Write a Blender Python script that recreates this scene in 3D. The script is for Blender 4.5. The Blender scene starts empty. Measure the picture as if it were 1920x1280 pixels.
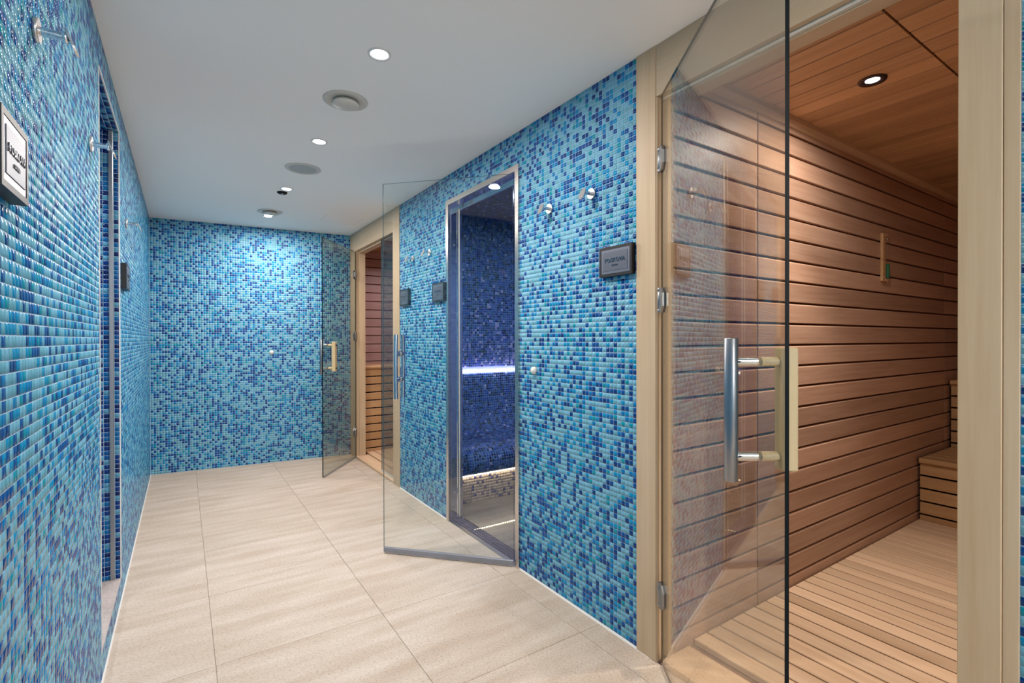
import bpy, bmesh, math, random
import numpy as np
from mathutils import Matrix, Vector
random.seed(7)
RNG = np.random.default_rng(11)
SC = bpy.context.scene
COL = SC.collection
PI = math.pi

# ------------------------------------------------------------------ camera
YAW, PITCH, ROLL, FPX, CZ = 0.5866, -0.0043, -0.0016, 929.2, 1.234
def cam_axes():
    cy, sy = math.cos(YAW), math.sin(YAW); cp, sp = math.cos(PITCH), math.sin(PITCH)
    f = Vector((sy*cp, cy*cp, sp)); r0 = Vector((cy, -sy, 0)); u0 = r0.cross(f)
    r = r0*math.cos(ROLL)+u0*math.sin(ROLL); u = u0*math.cos(ROLL)-r0*math.sin(ROLL)
    return r, u, f
CR, CU, CF = cam_axes()
cd = bpy.data.cameras.new('camera'); cam = bpy.data.objects.new('camera', cd); COL.objects.link(cam)
cd.sensor_width = 36; cd.lens = FPX/1920*36; cd.clip_start = .02; cd.clip_end = 60
m = Matrix.Identity(4)
for i in range(3):
    m[i][0] = CR[i]; m[i][1] = CU[i]; m[i][2] = -CF[i]
m[2][3] = CZ
cam.matrix_world = m
SC.camera = cam

# ------------------------------------------------------------------ world, exposure
w = bpy.data.worlds.new('world'); SC.world = w; w.use_nodes = True
w.node_tree.nodes['Background'].inputs[0].default_value = (.8, .85, 1, 1)
w.node_tree.nodes['Background'].inputs[1].default_value = .05
vs = SC.view_settings
vs.view_transform = 'Standard'; vs.look = 'None'; vs.exposure = 0.03; vs.gamma = 1; vs.use_curve_mapping = False

def area(name, loc, size, power, color, rot=(0, 0, 0), spread=180, shape='DISK', sy=None):
    l = bpy.data.lights.new(name, 'AREA'); l.shape = shape; l.size = size
    if sy: l.size_y = sy
    l.energy = power; l.color = color; l.spread = math.radians(spread)
    o = bpy.data.objects.new(name, l); COL.objects.link(o); o.location = loc; o.rotation_euler = rot
    return o
def spot(name, loc, power, color, deg):
    l = bpy.data.lights.new(name, 'SPOT'); l.energy = power; l.color = color; l.spot_size = math.radians(deg); l.spot_blend = 1.0; l.shadow_soft_size = .035
    o = bpy.data.objects.new(name, l); COL.objects.link(o); o.location = loc
    return o
WOODL = (1, .92, .85)
COOL = (1.0, .918, .855); WARM = (1, .80, .58)
LIGHT_Y = [1.903, 2.93, 3.98, 4.95]
P_COR = 19.5
for y, k in [(-2.2, 4.4), (-1.3, .7), (.87, .30)] + [(q, 1) for q in LIGHT_Y]:  # first two are unseen, behind the camera, powered as fill for the ceiling
    area('lamp_and_fill_beam', (.645, y, 2.334), .075, P_COR*k, COOL, spread=180)
area('sauna_lamp_and_fill_beam', (2.365, .879, 2.285), .07, 10, WOODL, spread=175)
spot('sauna_lamp_spot', (2.365, .879, 2.28), 70, WOODL, 82)
area('sauna_lamp_and_fill_beam', (2.365, -.35, 2.285), .07, 6, WOODL, spread=175)  # unseen second light, added to brighten the sauna
area('far_sauna_lamp_beam', (2.30, 4.95, 2.28), .06, 11, (1, .88, .96), spread=160)
area('shower_fill_beam', (-.75, 2.65, 2.19), .06, 5, (.8, .9, 1), spread=150)  # added fill inside the cubicle, no fixture there
area('steam_fill_beam', (2.45, 2.7, 2.31), .10, 19, (.56, .74, 1), spread=178)  # added bluish fill, unseen, lifts the dark steam room

# ------------------------------------------------------------------ materials
def s2l(c):
    return tuple(((x/255)/12.92 if x/255 <= .04045 else ((x/255+.055)/1.055)**2.4) for x in c[:3])
def mat(name, col=(200, 200, 200), rough=.5, metal=0., spec=.5, emit=None, estr=0., coat=0.):
    m = bpy.data.materials.new(name); m.use_nodes = True
    b = m.node_tree.nodes['Principled BSDF']
    b.inputs['Base Color'].default_value = (*s2l(col), 1)
    b.inputs['Roughness'].default_value = rough; b.inputs['Metallic'].default_value = metal
    b.inputs['Specular IOR Level'].default_value = spec
    b.inputs['Coat Weight'].default_value = coat
    if emit:
        b.inputs['Emission Color'].default_value = (*emit, 1); b.inputs['Emission Strength'].default_value = estr
    return m
def nodes(m):
    nt = m.node_tree
    return nt, nt.nodes['Principled BSDF'], (lambda t: nt.nodes.new(t)), nt.links.new
def wood(name, c1, c2, rough=.45, grain=1., var=.25, axis=0, spec=.4):
    """streaky wood: grain runs along the local axis; every plank gets its own tone"""
    m = mat(name, c1, rough, spec=spec); nt, b, N, L = nodes(m)
    tc = N('ShaderNodeTexCoord'); oi = N('ShaderNodeObjectInfo')
    add = N('ShaderNodeVectorMath'); add.operation = 'ADD'
    mul = N('ShaderNodeVectorMath'); mul.operation = 'SCALE'; mul.inputs[3].default_value = 1
    cmb = N('ShaderNodeCombineXYZ'); mm = N('ShaderNodeMath'); mm.operation = 'MULTIPLY'; mm.inputs[1].default_value = 37.
    L(oi.outputs['Random'], mm.inputs[0])
    for i in range(3): L(mm.outputs[0], cmb.inputs[i])
    L(tc.outputs['Object'], add.inputs[0]); L(cmb.outputs[0], add.inputs[1])
    mp = N('ShaderNodeMapping'); L(add.outputs[0], mp.inputs[0])
    sc = [60*grain, 60*grain, 60*grain]; sc[axis] = 2.2*grain
    mp.inputs['Scale'].default_value = sc
    n1 = N('ShaderNodeTexNoise'); n1.inputs['Scale'].default_value = 1; n1.inputs['Detail'].default_value = 6; n1.inputs['Roughness'].default_value = .65
    L(mp.outputs[0], n1.inputs['Vector'])
    mp2 = N('ShaderNodeMapping'); L(add.outputs[0], mp2.inputs[0])
    sc2 = [9, 9, 9]; sc2[axis] = .9; mp2.inputs['Scale'].default_value = sc2
    n2 = N('ShaderNodeTexNoise'); n2.inputs['Scale'].default_value = 1; n2.inputs['Detail'].default_value = 3
    L(mp2.outputs[0], n2.inputs['Vector'])
    mx = N('ShaderNodeMix'); mx.data_type = 'FLOAT'; mx.inputs[0].default_value = .45
    L(n1.outputs['Fac'], mx.inputs[2]); L(n2.outputs['Fac'], mx.inputs[3])
    r = N('ShaderNodeValToRGB'); r.color_ramp.elements[0].position = .35; r.color_ramp.elements[1].position = .66
    r.color_ramp.elements[0].color = (*s2l(c2), 1); r.color_ramp.elements[1].color = (*s2l(c1), 1)
    L(mx.outputs[0], r.inputs[0])
    hsv = N('ShaderNodeHueSaturation'); mr = N('ShaderNodeMapRange')
    mr.inputs['To Min'].default_value = 1-var; mr.inputs['To Max'].default_value = 1+var*.45
    L(oi.outputs['Random'], mr.inputs['Value']); L(mr.outputs[0], hsv.inputs['Value']); L(r.outputs[0], hsv.inputs['Color'])
    L(hsv.outputs[0], b.inputs['Base Color'])
    bp = N('ShaderNodeBump'); bp.inputs['Strength'].default_value = .12; bp.inputs['Distance'].default_value = .001
    L(n1.outputs['Fac'], bp.inputs['Height']); L(bp.outputs[0], b.inputs['Normal'])
    return m
M = {}
M['ceiling'] = mat('white ceiling paint', (251, 247, 241), .8)
nt, b, N, L = nodes(M['ceiling'])
_n = N('ShaderNodeTexNoise'); _n.inputs['Scale'].default_value = 60; _b = N('ShaderNodeBump'); _b.inputs['Strength'].default_value = .03; _b.inputs['Distance'].default_value = .002
L(_n.outputs['Fac'], _b.inputs['Height']); L(_b.outputs[0], b.inputs['Normal'])
M['grout'] = mat('pale blue grout', (176, 204, 224), .75)
M['grout_dark'] = mat('blue grey grout', (136, 144, 190), .7)
M['grout_beige'] = mat('beige grout', (150, 138, 128), .7)
M['render'] = mat('plain plaster', (214, 210, 204), .85)
M['joint'] = mat('floor joint', (172, 160, 146), .9)
M['caulk'] = mat('white caulk', (225, 224, 220), .5)
M['chrome'] = mat('polished chrome', (225, 226, 230), .06, 1)
M['dark_ring'] = mat('dark bronze ring', (72, 58, 58), .35, .6)
M['satin'] = mat('satin chrome', (212, 208, 206), .3, .9)
M['steel'] = mat('brushed steel', (158, 160, 164), .36, 1)
M['frame_steel'] = mat('satin steel frame', (214, 206, 200), .22, 1)
M['black'] = mat('black frame', (14, 14, 17), .45)
M['white'] = mat('white enamel', (228, 226, 220), .4)
M['offwhite'] = mat('cream enamel', (206, 201, 190), .5)
M['darkhole'] = mat('dark cavity', (22, 20, 20), .9)
M['rubber'] = mat('pale rubber', (226, 222, 214), .5)
M['seal'] = mat('grey seal', (136, 138, 146), .35)
M['lens'] = mat('lamp lens', (255, 255, 255), .4, emit=(.95, .96, 1), estr=14)
M['lens_warm'] = mat('sauna lamp lens', (255, 255, 255), .4, emit=(1, .93, .95), estr=9)
M['led'] = mat('cool light strip', (255, 255, 255), .4, emit=(.92, .90, 1), estr=9)
M['led_bench'] = mat('warm strip under bench', (255, 255, 255), .4, emit=(1, .80, .52), estr=10)
M['led_warm'] = mat('warm light strip', (255, 255, 255), .4, emit=(1, .80, .50), estr=3.2)
M['groove'] = mat('brown groove behind planks', (112, 70, 42), .9)
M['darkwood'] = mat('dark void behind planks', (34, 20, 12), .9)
M['glassedge'] = mat('dark green glass edge', (1, 13, 16), .5, spec=.15)
M['glassedge_light'] = mat('pale glass edge', (70, 92, 98), .15)
M['sand'] = mat('green sand', (20, 96, 62), .7)
M['mesh'] = mat('grey speaker mesh', (164, 166, 164), .7)
nt, b, N, L = nodes(M['mesh'])
_v = N('ShaderNodeTexVoronoi'); _v.inputs['Scale'].default_value = 420; _r = N('ShaderNodeValToRGB')
_r.color_ramp.elements[0].color = (.12, .12, .12, 1); _r.color_ramp.elements[1].color = (*s2l((178, 180, 177)), 1); _r.color_ramp.elements[0].position = .1; _r.color_ramp.elements[1].position = .35
L(_v.outputs['Distance'], _r.inputs[0]); L(_r.outputs[0], b.inputs['Base Color'])
M['plaque'] = mat('satin metal plaque', (104, 108, 118), .42, .7)
M['plaque_rim'] = mat('bright metal rim', (140, 140, 148), .35, .9)
M['letters'] = mat('raised chrome letters', (150, 152, 158), .15, 1)

# glossy glass mosaic, coloured by a per-tile attribute
def tile_mat(name, rough, spec):
    m = mat(name, rough=rough, spec=spec); nt, b, N, L = nodes(m)
    a = N('ShaderNodeAttribute'); a.attribute_name = 'Col'; tc = N('ShaderNodeTexCoord')
    n = N('ShaderNodeTexNoise'); n.inputs['Scale'].default_value = 160; n.inputs['Detail'].default_value = 2
    L(tc.outputs['Object'], n.inputs['Vector'])
    mr = N('ShaderNodeMapRange'); mr.inputs['To Min'].default_value = .86; mr.inputs['To Max'].default_value = 1.14
    h = N('ShaderNodeHueSaturation'); L(n.outputs['Fac'], mr.inputs['Value']); L(mr.outputs[0], h.inputs['Value']); L(a.outputs['Color'], h.inputs['Color'])
    L(h.outputs[0], b.inputs['Base Color'])
    return m
M['tile'] = tile_mat('glass mosaic', .21, .28)

def glass(name, tint, rough=0.0, boost=1.0, gcol=(.96, .98, 1)):
    m = bpy.data.materials.new(name); m.use_nodes = True; nt = m.node_tree
    for n in list(nt.nodes): nt.nodes.remove(n)
    N = nt.nodes.new; L = nt.links.new
    out = N('ShaderNodeOutputMaterial'); mix = N('ShaderNodeMixShader'); tr = N('ShaderNodeBsdfTransparent'); gl = N('ShaderNodeBsdfGlossy')
    tr.inputs[0].default_value = (*[x**.5 for x in tint], 1); gl.inputs['Roughness'].default_value = rough; gl.inputs[0].default_value = (*gcol, 1)
    g = N('ShaderNodeNewGeometry'); d = N('ShaderNodeVectorMath'); d.operation = 'DOT_PRODUCT'
    L(g.outputs['True Normal'], d.inputs[0]); L(g.outputs['Incoming'], d.inputs[1])
    a = N('ShaderNodeMath'); a.operation = 'ABSOLUTE'; L(d.outputs['Value'], a.inputs[0])
    o = N('ShaderNodeMath'); o.operation = 'SUBTRACT'; o.inputs[0].default_value = 1; L(a.outputs[0], o.inputs[1])
    p = N('ShaderNodeMath'); p.operation = 'POWER'; L(o.outputs[0], p.inputs[0]); p.inputs[1].default_value = 5
    q = N('ShaderNodeMath'); q.operation = 'MULTIPLY_ADD'; L(p.outputs[0], q.inputs[0]); q.inputs[1].default_value = .95*boost; q.inputs[2].default_value = .045*boost
    q.use_clamp = True
    L(q.outputs[0], mix.inputs[0]); L(tr.outputs[0], mix.inputs[1]); L(gl.outputs[0], mix.inputs[2]); L(mix.outputs[0], out.inputs[0])
    return m
M['glass'] = glass('clear door glass', (.93, .96, .94))
M['glass_tint'] = glass('bronze tinted glass', (.66, .67, .60))
M['glass_near'] = glass('lightly tinted glass', (.82, .80, .72), boost=1.3, gcol=(1, .93, .86))

M['pine'] = wood('pale alder frame', (206, 184, 154), (190, 162, 128), .5, .8, .06, axis=2)
M['pine_h'] = wood('pale alder header', (202, 182, 154), (190, 166, 136), .5, .8, .06, axis=0)
M['plank'] = wood('reddish sauna plank', (204, 166, 140), (176, 136, 110), .42, 1., .22)
M['plank_c'] = wood('ceiling sauna plank', (216, 174, 134), (186, 142, 102), .5, 1., .25)
M['plank_far_cast'] = wood('sauna plank with pink light cast', (190, 158, 152), (168, 134, 128), .42, 1., .14)  # pinkish cast of the light put into the wood colour
M['slat'] = wood('pale floor slat', (232, 200, 166), (208, 172, 136), .5, 1., .18)
M['bench'] = wood('bench board', (206, 166, 120), (180, 136, 92), .45, 1., .12)
M['handlewood'] = wood('pale wooden handle', (208, 188, 148), (192, 168, 126), .5, 1., .02, axis=2)

def stone(name, c1, c2, c3, rough, bump, streak=True):
    m = mat(name, c1, rough, spec=.35); nt, b, N, L = nodes(m)
    tc = N('ShaderNodeTexCoord'); oi = N('ShaderNodeObjectInfo'); add = N('ShaderNodeVectorMath'); add.operation = 'ADD'
    cmb = N('ShaderNodeCombineXYZ'); mm = N('ShaderNodeMath'); mm.operation = 'MULTIPLY'; mm.inputs[1].default_value = 13.
    L(oi.outputs['Random'], mm.inputs[0]); L(mm.outputs[0], cmb.inputs[0]); L(mm.outputs[0], cmb.inputs[1])
    L(tc.outputs['Object'], add.inputs[0]); L(cmb.outputs[0], add.inputs[1])
    mp = N('ShaderNodeMapping'); mp.inputs['Scale'].default_value = (2.2, 13, 8) if streak else (5, 5, 5); mp.inputs['Rotation'].default_value = (0, 0, .12)
    L(add.outputs[0], mp.inputs[0])
    n1 = N('ShaderNodeTexNoise'); n1.inputs['Scale'].default_value = 1.0; n1.inputs['Detail'].default_value = 5; L(mp.outputs[0], n1.inputs['Vector'])
    mp3 = N('ShaderNodeMapping'); mp3.inputs['Scale'].default_value = (90, 210, 150); mp3.inputs['Rotation'].default_value = (0, 0, .12); L(add.outputs[0], mp3.inputs[0])
    n2 = N('ShaderNodeTexNoise'); n2.inputs['Scale'].default_value = 1; n2.inputs['Detail'].default_value = 4; n2.inputs['Roughness'].default_value = .7
    L(mp3.outputs[0], n2.inputs['Vector'])
    r = N('ShaderNodeValToRGB'); r.color_ramp.elements[0].position = .3; r.color_ramp.elements[1].position = .68
    r.color_ramp.elements[0].color = (*s2l(c2), 1); r.color_ramp.elements[1].color = (*s2l(c1), 1); L(n1.outputs['Fac'], r.inputs[0])
    r2 = N('ShaderNodeValToRGB'); r2.color_ramp.elements[0].position = .34; r2.color_ramp.elements[1].position = .52
    r2.color_ramp.elements[0].color = (*s2l(c3), 1); r2.color_ramp.elements[1].color = (1, 1, 1, 1); L(n2.outputs['Fac'], r2.inputs[0])
    mx = N('ShaderNodeMix'); mx.data_type = 'RGBA'; mx.blend_type = 'MULTIPLY'; mx.inputs[0].default_value = .55
    L(r.outputs[0], mx.inputs[6]); L(r2.outputs[0], mx.inputs[7]); L(mx.outputs[2], b.inputs['Base Color'])
    bp = N('ShaderNodeBump'); bp.inputs['Strength'].default_value = bump; bp.inputs['Distance'].default_value = .001
    L(n2.outputs['Fac'], bp.inputs['Height']); L(bp.outputs[0], b.inputs['Normal'])
    return m
M['stone'] = stone('beige sandstone tile', (208, 193, 178), (188, 169, 150), (176, 160, 144), .62, .35)
M['wetstone'] = stone('dark wet stone', (136, 126, 118), (108, 102, 98), (170, 160, 150), .22, .15)
M['shower_stone'] = stone('speckled shower stone', (196, 184, 178), (176, 164, 158), (150, 140, 134), .6, .3, False)

# ------------------------------------------------------------------ mesh helpers
class MB:
    def __init__(s): s.v = []; s.f = []; s.mi = []; s.sm = []
    def add(s, vs, fs, mi=0, sm=False):
        k = len(s.v); s.v += [tuple(v) for v in vs]; s.f += [tuple(k+i for i in f) for f in fs]; s.mi += [mi]*len(fs); s.sm += [sm]*len(fs)
    def box(s, x0, x1, y0, y1, z0, z1, mi=0, b=0.):
        if b <= 0:
            vs = [(x, y, z) for z in (z0, z1) for y in (y0, y1) for x in (x0, x1)]
            s.add(vs, [(0, 2, 3, 1), (4, 5, 7, 6), (0, 1, 5, 4), (2, 6, 7, 3), (0, 4, 6, 2), (1, 3, 7, 5)], mi); return s
        bm = bmesh.new(); bmesh.ops.create_cube(bm, size=1)
        for v in bm.verts: v.co = Vector(((x0+x1)/2+v.co.x*(x1-x0), (y0+y1)/2+v.co.y*(y1-y0), (z0+z1)/2+v.co.z*(z1-z0)))
        bmesh.ops.bevel(bm, geom=bm.edges[:], offset=b, segments=1, affect='EDGES')
        bm.verts.index_update(); s.add([v.co[:] for v in bm.verts], [[v.index for v in f.verts] for f in bm.faces], mi); bm.free(); return s
    def prism(s, prof, axis, a, b_, mi=0, sm=False):
        """prof: closed 2D polygon in the two other axes (cyclic order), extruded along axis"""
        n = len(prof)
        def P(t, q):
            if axis == 0: return (t, q[0], q[1])
            if axis == 1: return (q[0], t, q[1])
            return (q[0], q[1], t)
        vs = [P(a, q) for q in prof]+[P(b_, q) for q in prof]
        fs = [(i, (i+1) % n, n+(i+1) % n, n+i) for i in range(n)]
        s.add(vs, fs, mi, sm); s.add(vs, [tuple(range(n))[::-1], tuple(range(n, 2*n))], mi); return s
    def lathe(s, prof, seg=28, mat4=None, mi=0, sm=True):
        """prof: (r,z) list"""
        vs = []
        for r, z in prof:
            for k in range(seg):
                a = 2*PI*k/seg; p = Vector((r*math.cos(a), r*math.sin(a), z)); vs.append((mat4 @ p if mat4 else p)[:])
        fs = [(i*seg+k, i*seg+(k+1) % seg, (i+1)*seg+(k+1) % seg, (i+1)*seg+k) for i in range(len(prof)-1) for k in range(seg)]
        s.add(vs, fs, mi, sm)
        for idx, rev in ((0, True), (len(prof)-1, False)):
            if prof[idx][0] > 1e-6:
                t = [idx*seg+k for k in range(seg)]; s.add([vs[i] for i in t], [tuple(range(seg))[::-1] if rev else tuple(range(seg))], mi)
        return s
    def cyl(s, p, q, r, seg=20, mi=0, b=.0, sm=True):
        p = Vector(p); q = Vector(q); d = q-p; L = d.length; R = Vector((0, 0, 1)).rotation_difference(d.normalized()).to_matrix().to_4x4()
        m = Matrix.Translation(p) @ R
        prof = [(r-b, 0), (r, b), (r, L-b), (r-b, L)] if b else [(r, 0), (r, L)]
        return s.lathe(prof, seg, m, mi, sm)
    def xform(s, m): s.v = [(m @ Vector(v))[:] for v in s.v]; return s
    def build(s, name, mats, parent=None, loc=None, mw=None):
        me = bpy.data.meshes.new(name); me.from_pydata(s.v, [], s.f)
        if not isinstance(mats, (list, tuple)): mats = [mats]
        for m_ in mats: me.materials.append(M[m_] if isinstance(m_, str) else m_)
        me.polygons.foreach_set('material_index', s.mi); me.polygons.foreach_set('use_smooth', s.sm)
        bm = bmesh.new(); bm.from_mesh(me); bmesh.ops.recalc_face_normals(bm, faces=bm.faces[:]); bm.to_mesh(me); bm.free(); me.update()
        o = bpy.data.objects.new(name, me); COL.objects.link(o)
        if parent: o.parent = parent
        if loc is not None: o.location = loc
        if mw is not None: o.matrix_world = mw
        return o
def tag(o, label, cat, group=None):
    o['label'] = label; o['category'] = cat
    if group: o['group'] = group
    return o
def thing(name, label, cat, loc=(0, 0, 0), rot=(0, 0, 0), group=None):
    o = bpy.data.objects.new(name, None); COL.objects.link(o); o.location = loc; o.rotation_euler = rot; o.empty_display_size = .05
    return tag(o, label, cat, group)
def struct(o, label=None, cat=None):
    o['kind'] = 'structure'
    if label: o['label'] = label
    if cat: o['category'] = cat
    return o
def sempty(name, label=None, loc=(0, 0, 0)):
    o = bpy.data.objects.new(name, None); COL.objects.link(o); o.location = loc; o.empty_display_size = .05
    return struct(o, label)
def copy_tree(o, parent=None):
    c = o.copy(); COL.objects.link(c)
    if parent: c.parent = parent
    for ch in list(o.children): copy_tree(ch, c)
    return c

# ------------------------------------------------------------------ mosaic
PITCH_T = .0218
PAL = [((108, 170, 196), .28), ((98, 162, 182), .20), ((0, 134, 184), .13), ((0, 114, 174), .08), ((2, 138, 160), .05), ((0, 74, 144), .17), ((0, 58, 120), .09)]
PAL_STEAM = [((58, 88, 150), .36), ((30, 66, 150), .20), ((8, 26, 86), .22), ((24, 46, 106), .10), ((6, 12, 44), .09), ((150, 150, 190), .03)]
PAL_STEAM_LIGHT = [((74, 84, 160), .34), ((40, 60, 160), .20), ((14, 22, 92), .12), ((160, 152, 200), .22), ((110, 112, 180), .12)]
PAL_BEIGE = [((206, 192, 182), .50), ((190, 178, 172), .28), ((150, 146, 160), .12), ((70, 80, 150), .06), ((110, 110, 150), .04)]
PAL_SHOWER = [((84, 150, 180), .25), ((6, 100, 160), .20), ((6, 84, 150), .15), ((2, 52, 124), .20), ((3, 36, 96), .20)]
PAL_DARK = [((70, 66, 84), .5), ((54, 50, 70), .5)]
def pal_arrays(pal):
    return np.array([s2l(c) for c, _ in pal]), np.cumsum([p for _, p in pal])
def pick(pal, n):
    c, w_ = pal_arrays(pal); k = np.searchsorted(w_/w_[-1], RNG.random(n)); k = np.minimum(k, len(pal)-1)
    return c[k], k
GAP, HT = .0019, .0009
def tiles_mesh(name, O_, U, V, Nn, col, parent, mat_='tile', su=None, sv=None):
    """O_: (n,3) centres; U,V,Nn: (n,3) unit axes"""
    n = len(O_); su = np.full(n, PITCH_T) if su is None else su; sv = np.full(n, PITCH_T) if sv is None else sv
    hu = ((su-GAP)/2)[:, None]; hv = ((sv-GAP)/2)[:, None]; ins = .00035
    sg = [(-1, -1), (1, -1), (1, 1), (-1, 1)]
    V8 = np.zeros((n, 8, 3))
    tu = RNG.normal(0, .007, (n, 1))/HT; tv = RNG.normal(0, .007, (n, 1))/HT
    for i, (a, b_) in enumerate(sg):
        V8[:, i] = O_+U*hu*a+V*hv*b_
        V8[:, 4+i] = O_+U*(hu-ins)*a+V*(hv-ins)*b_+Nn*HT*(1+a*tu*hu+b_*tv*hv)
    loc = np.array([[4, 5, 6, 7], [0, 1, 5, 4], [1, 2, 6, 5], [2, 3, 7, 6], [3, 0, 4, 7]])
    F = (np.arange(n)[:, None, None]*8+loc[None]).reshape(-1, 4)
    me = bpy.data.meshes.new(name); me.vertices.add(n*8); me.vertices.foreach_set('co', V8.reshape(-1))
    me.loops.add(F.size); me.loops.foreach_set('vertex_index', F.reshape(-1).astype(np.int32))
    me.polygons.add(len(F)); me.polygons.foreach_set('loop_start', np.arange(0, F.size, 4, dtype=np.int32))
    ca = me.color_attributes.new('Col', 'FLOAT_COLOR', 'POINT')
    c4 = np.ones((n, 8, 4)); c4[:, :, :3] = col[:, None, :]; ca.data.foreach_set('color', c4.reshape(-1))
    me.materials.append(M[mat_]); me.update(calc_edges=True)
    me.validate()
    o = bpy.data.objects.new(name, me); COL.objects.link(o); o.parent = parent
    return o
TILE_MESH = {}
def single_tile(k, pal, U, V, Nn, c, parent):
    key = (id(pal), k)
    if key not in TILE_MESH:
        o = tiles_mesh('tile', np.zeros((1, 3)), np.array([[1., 0, 0]]), np.array([[0, 1., 0]]), np.array([[0, 0, 1.]]), np.array([s2l(pal[k][0])]), parent)
        TILE_MESH[key] = o.data
    else:
        o = bpy.data.objects.new('tile', TILE_MESH[key]); COL.objects.link(o); o.parent = parent
    R = Matrix(((U[0], V[0], Nn[0]), (U[1], V[1], Nn[1]), (U[2], V[2], Nn[2]))).to_4x4()
    t = Matrix.Rotation(random.gauss(0, .006), 4, 'X') @ Matrix.Rotation(random.gauss(0, .006), 4, 'Y')
    o.matrix_world = Matrix.Translation(Vector(c)) @ R @ t
    return o
def mosaic(parent, origin, U, V, rects, pal=PAL, singles=0, name='mosaic_tiles', palfn=None):
    """rects: (u0,u1,v0,v1) areas on the plane; tiles laid on one common grid per rect"""
    U = np.array(U, float); V = np.array(V, float); Nn = np.cross(U, V); origin = np.array(origin, float)
    C = []; S = []
    for (u0, u1, v0, v1) in rects:
        nu = max(1, round((u1-u0)/PITCH_T)); nv = max(1, round((v1-v0)/PITCH_T)); pu = (u1-u0)/nu; pv = (v1-v0)/nv
        uu = u0+(np.arange(nu)+.5)*pu; vv = v0+(np.arange(nv)+.5)*pv
        g = np.stack(np.meshgrid(uu, vv, indexing='ij'), -1).reshape(-1, 2); C.append(g); S.append(np.tile([pu, pv], (len(g), 1)))
    C = np.concatenate(C); S = np.concatenate(S); n = len(C)
    P = origin+C[:, :1]*U+C[:, 1:]*V
    if palfn is None: col, k = pick(pal, n)
    else: col, k = palfn(C)
    if singles:
        # the tiles that show largest in the frame become objects of their own
        r, u, f = [np.array(a) for a in (CR, CU, CF)]
        def pj(Q):
            d = Q-np.array([0, 0, CZ]); z = d@f
            return np.stack([960+FPX*(d@r)/np.maximum(z, 1e-3), 640-FPX*(d@u)/np.maximum(z, 1e-3)], -1), z
        a, z = pj(P); bx, _ = pj(P+U*PITCH_T); by, _ = pj(P+V*PITCH_T)
        e1 = bx-a; e2 = by-a; ar = np.abs(e1[:, 0]*e2[:, 1]-e1[:, 1]*e2[:, 0])
        ar[(z < .1) | (a[:, 0] < 3) | (a[:, 0] > 1917) | (a[:, 1] < 3) | (a[:, 1] > 1277)] = 0
        sel = np.argsort(-ar)[:singles]; mask = np.zeros(n, bool); mask[sel] = True
        for i in sel: single_tile(int(k[i]), pal, U, V, Nn, P[i], parent)
    else: mask = np.zeros(n, bool)
    kk = ~mask; q = kk.sum()
    o = tiles_mesh(name, P[kk], np.tile(U, (q, 1)), np.tile(V, (q, 1)), np.tile(Nn, (q, 1)), col[kk], parent, su=S[kk, 0], sv=S[kk, 1])
    o['kind'] = 'stuff'
    return o

# ------------------------------------------------------------------ room numbers (metres)
XL, XR, H = -.2486, 1.5055, 2.35
YL, YR = 5.588, 5.400
YF = -2.7                       # end of the corridor behind the camera
OP = (2.30, 2.985, .105, 2.215) # shower opening in the left wall
ST = (2.19, 3.065, 2.175)       # steam door frame, outside
NS = (.386, 1.269)              # near sauna opening
FS = (4.098, 5.20)              # far sauna opening
HZ = 2.155                      # top of the sauna openings
SY = 1.257                      # planked side wall of the near sauna

# floor
fl = MB().box(XL-.02, XR+.0, YF, 5.62, -.06, -.0035).build('floor', 'joint'); struct(fl, 'beige sandstone tiled floor')
jx = [XL, .10, .745, 1.39, XR-.0]; jy = [YF]+[1.575+.605*k for k in range(-7, 7)]+[5.62]
jy = [y for y in jy if y >= YF]
def yback(x): return YL+(YR-YL)*(x-XL)/(XR-XL)
for i in range(len(jx)-1):
    for j in range(len(jy)-1):
        x0, x1, y0, y1 = jx[i]+.0008, jx[i+1]-.0008, jy[j]+.0008, jy[j+1]-.0008
        if y0 > yback(x0)-.01: continue
        y1a, y1b = min(y1, yback(x0)+.0), min(y1, yback(x1)+.0)
        if y1b < y0+.005: continue
        b_ = MB(); t = .0008
        vs = [(x0, y0, -.006), (x1, y0, -.006), (x1, y1b, -.006), (x0, y1a, -.006), (x0, y0, -t), (x1, y0, -t), (x1, y1b, -t), (x0, y1a, -t),
              (x0+t, y0+t, 0), (x1-t, y0+t, 0), (x1-t, y1b-t, 0), (x0+t, y1a-t, 0)]
        q = [(8, 9, 10, 11)]+[(k, (k+1) % 4, 4+(k+1) % 4, 4+k) for k in range(4)]+[(4+k, 4+(k+1) % 4, 8+(k+1) % 4, 8+k) for k in range(4)]
        b_.add([(a-x0, c-y0, d) for a, c, d in vs], q); b_.build('floor_tile', 'stone', fl, loc=(x0, y0, 0))

# ceiling with a gap round the access panel
AP = (1.08, 1.40, 4.60, 4.88)
cb = MB(); g = .003
cb.box(XL-.02, AP[0]-g, YF, 5.62, H, H+.08); cb.box(AP[1]+g, XR+.1, YF, 5.62, H, H+.08)
cb.box(AP[0]-g, AP[1]+g, YF, AP[2]-g, H, H+.08); cb.box(AP[0]-g, AP[1]+g, AP[3]+g, 5.62, H, H+.08)
ceil = cb.build('ceiling', 'ceiling'); struct(ceil, 'plain white painted ceiling of the corridor')
tag(MB().box(AP[0], AP[1], AP[2], AP[3], H+.0005, H+.03, b=.001).build('access_panel', 'ceiling'), 'square white access panel in the ceiling before the far sauna door', 'panel')

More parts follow.
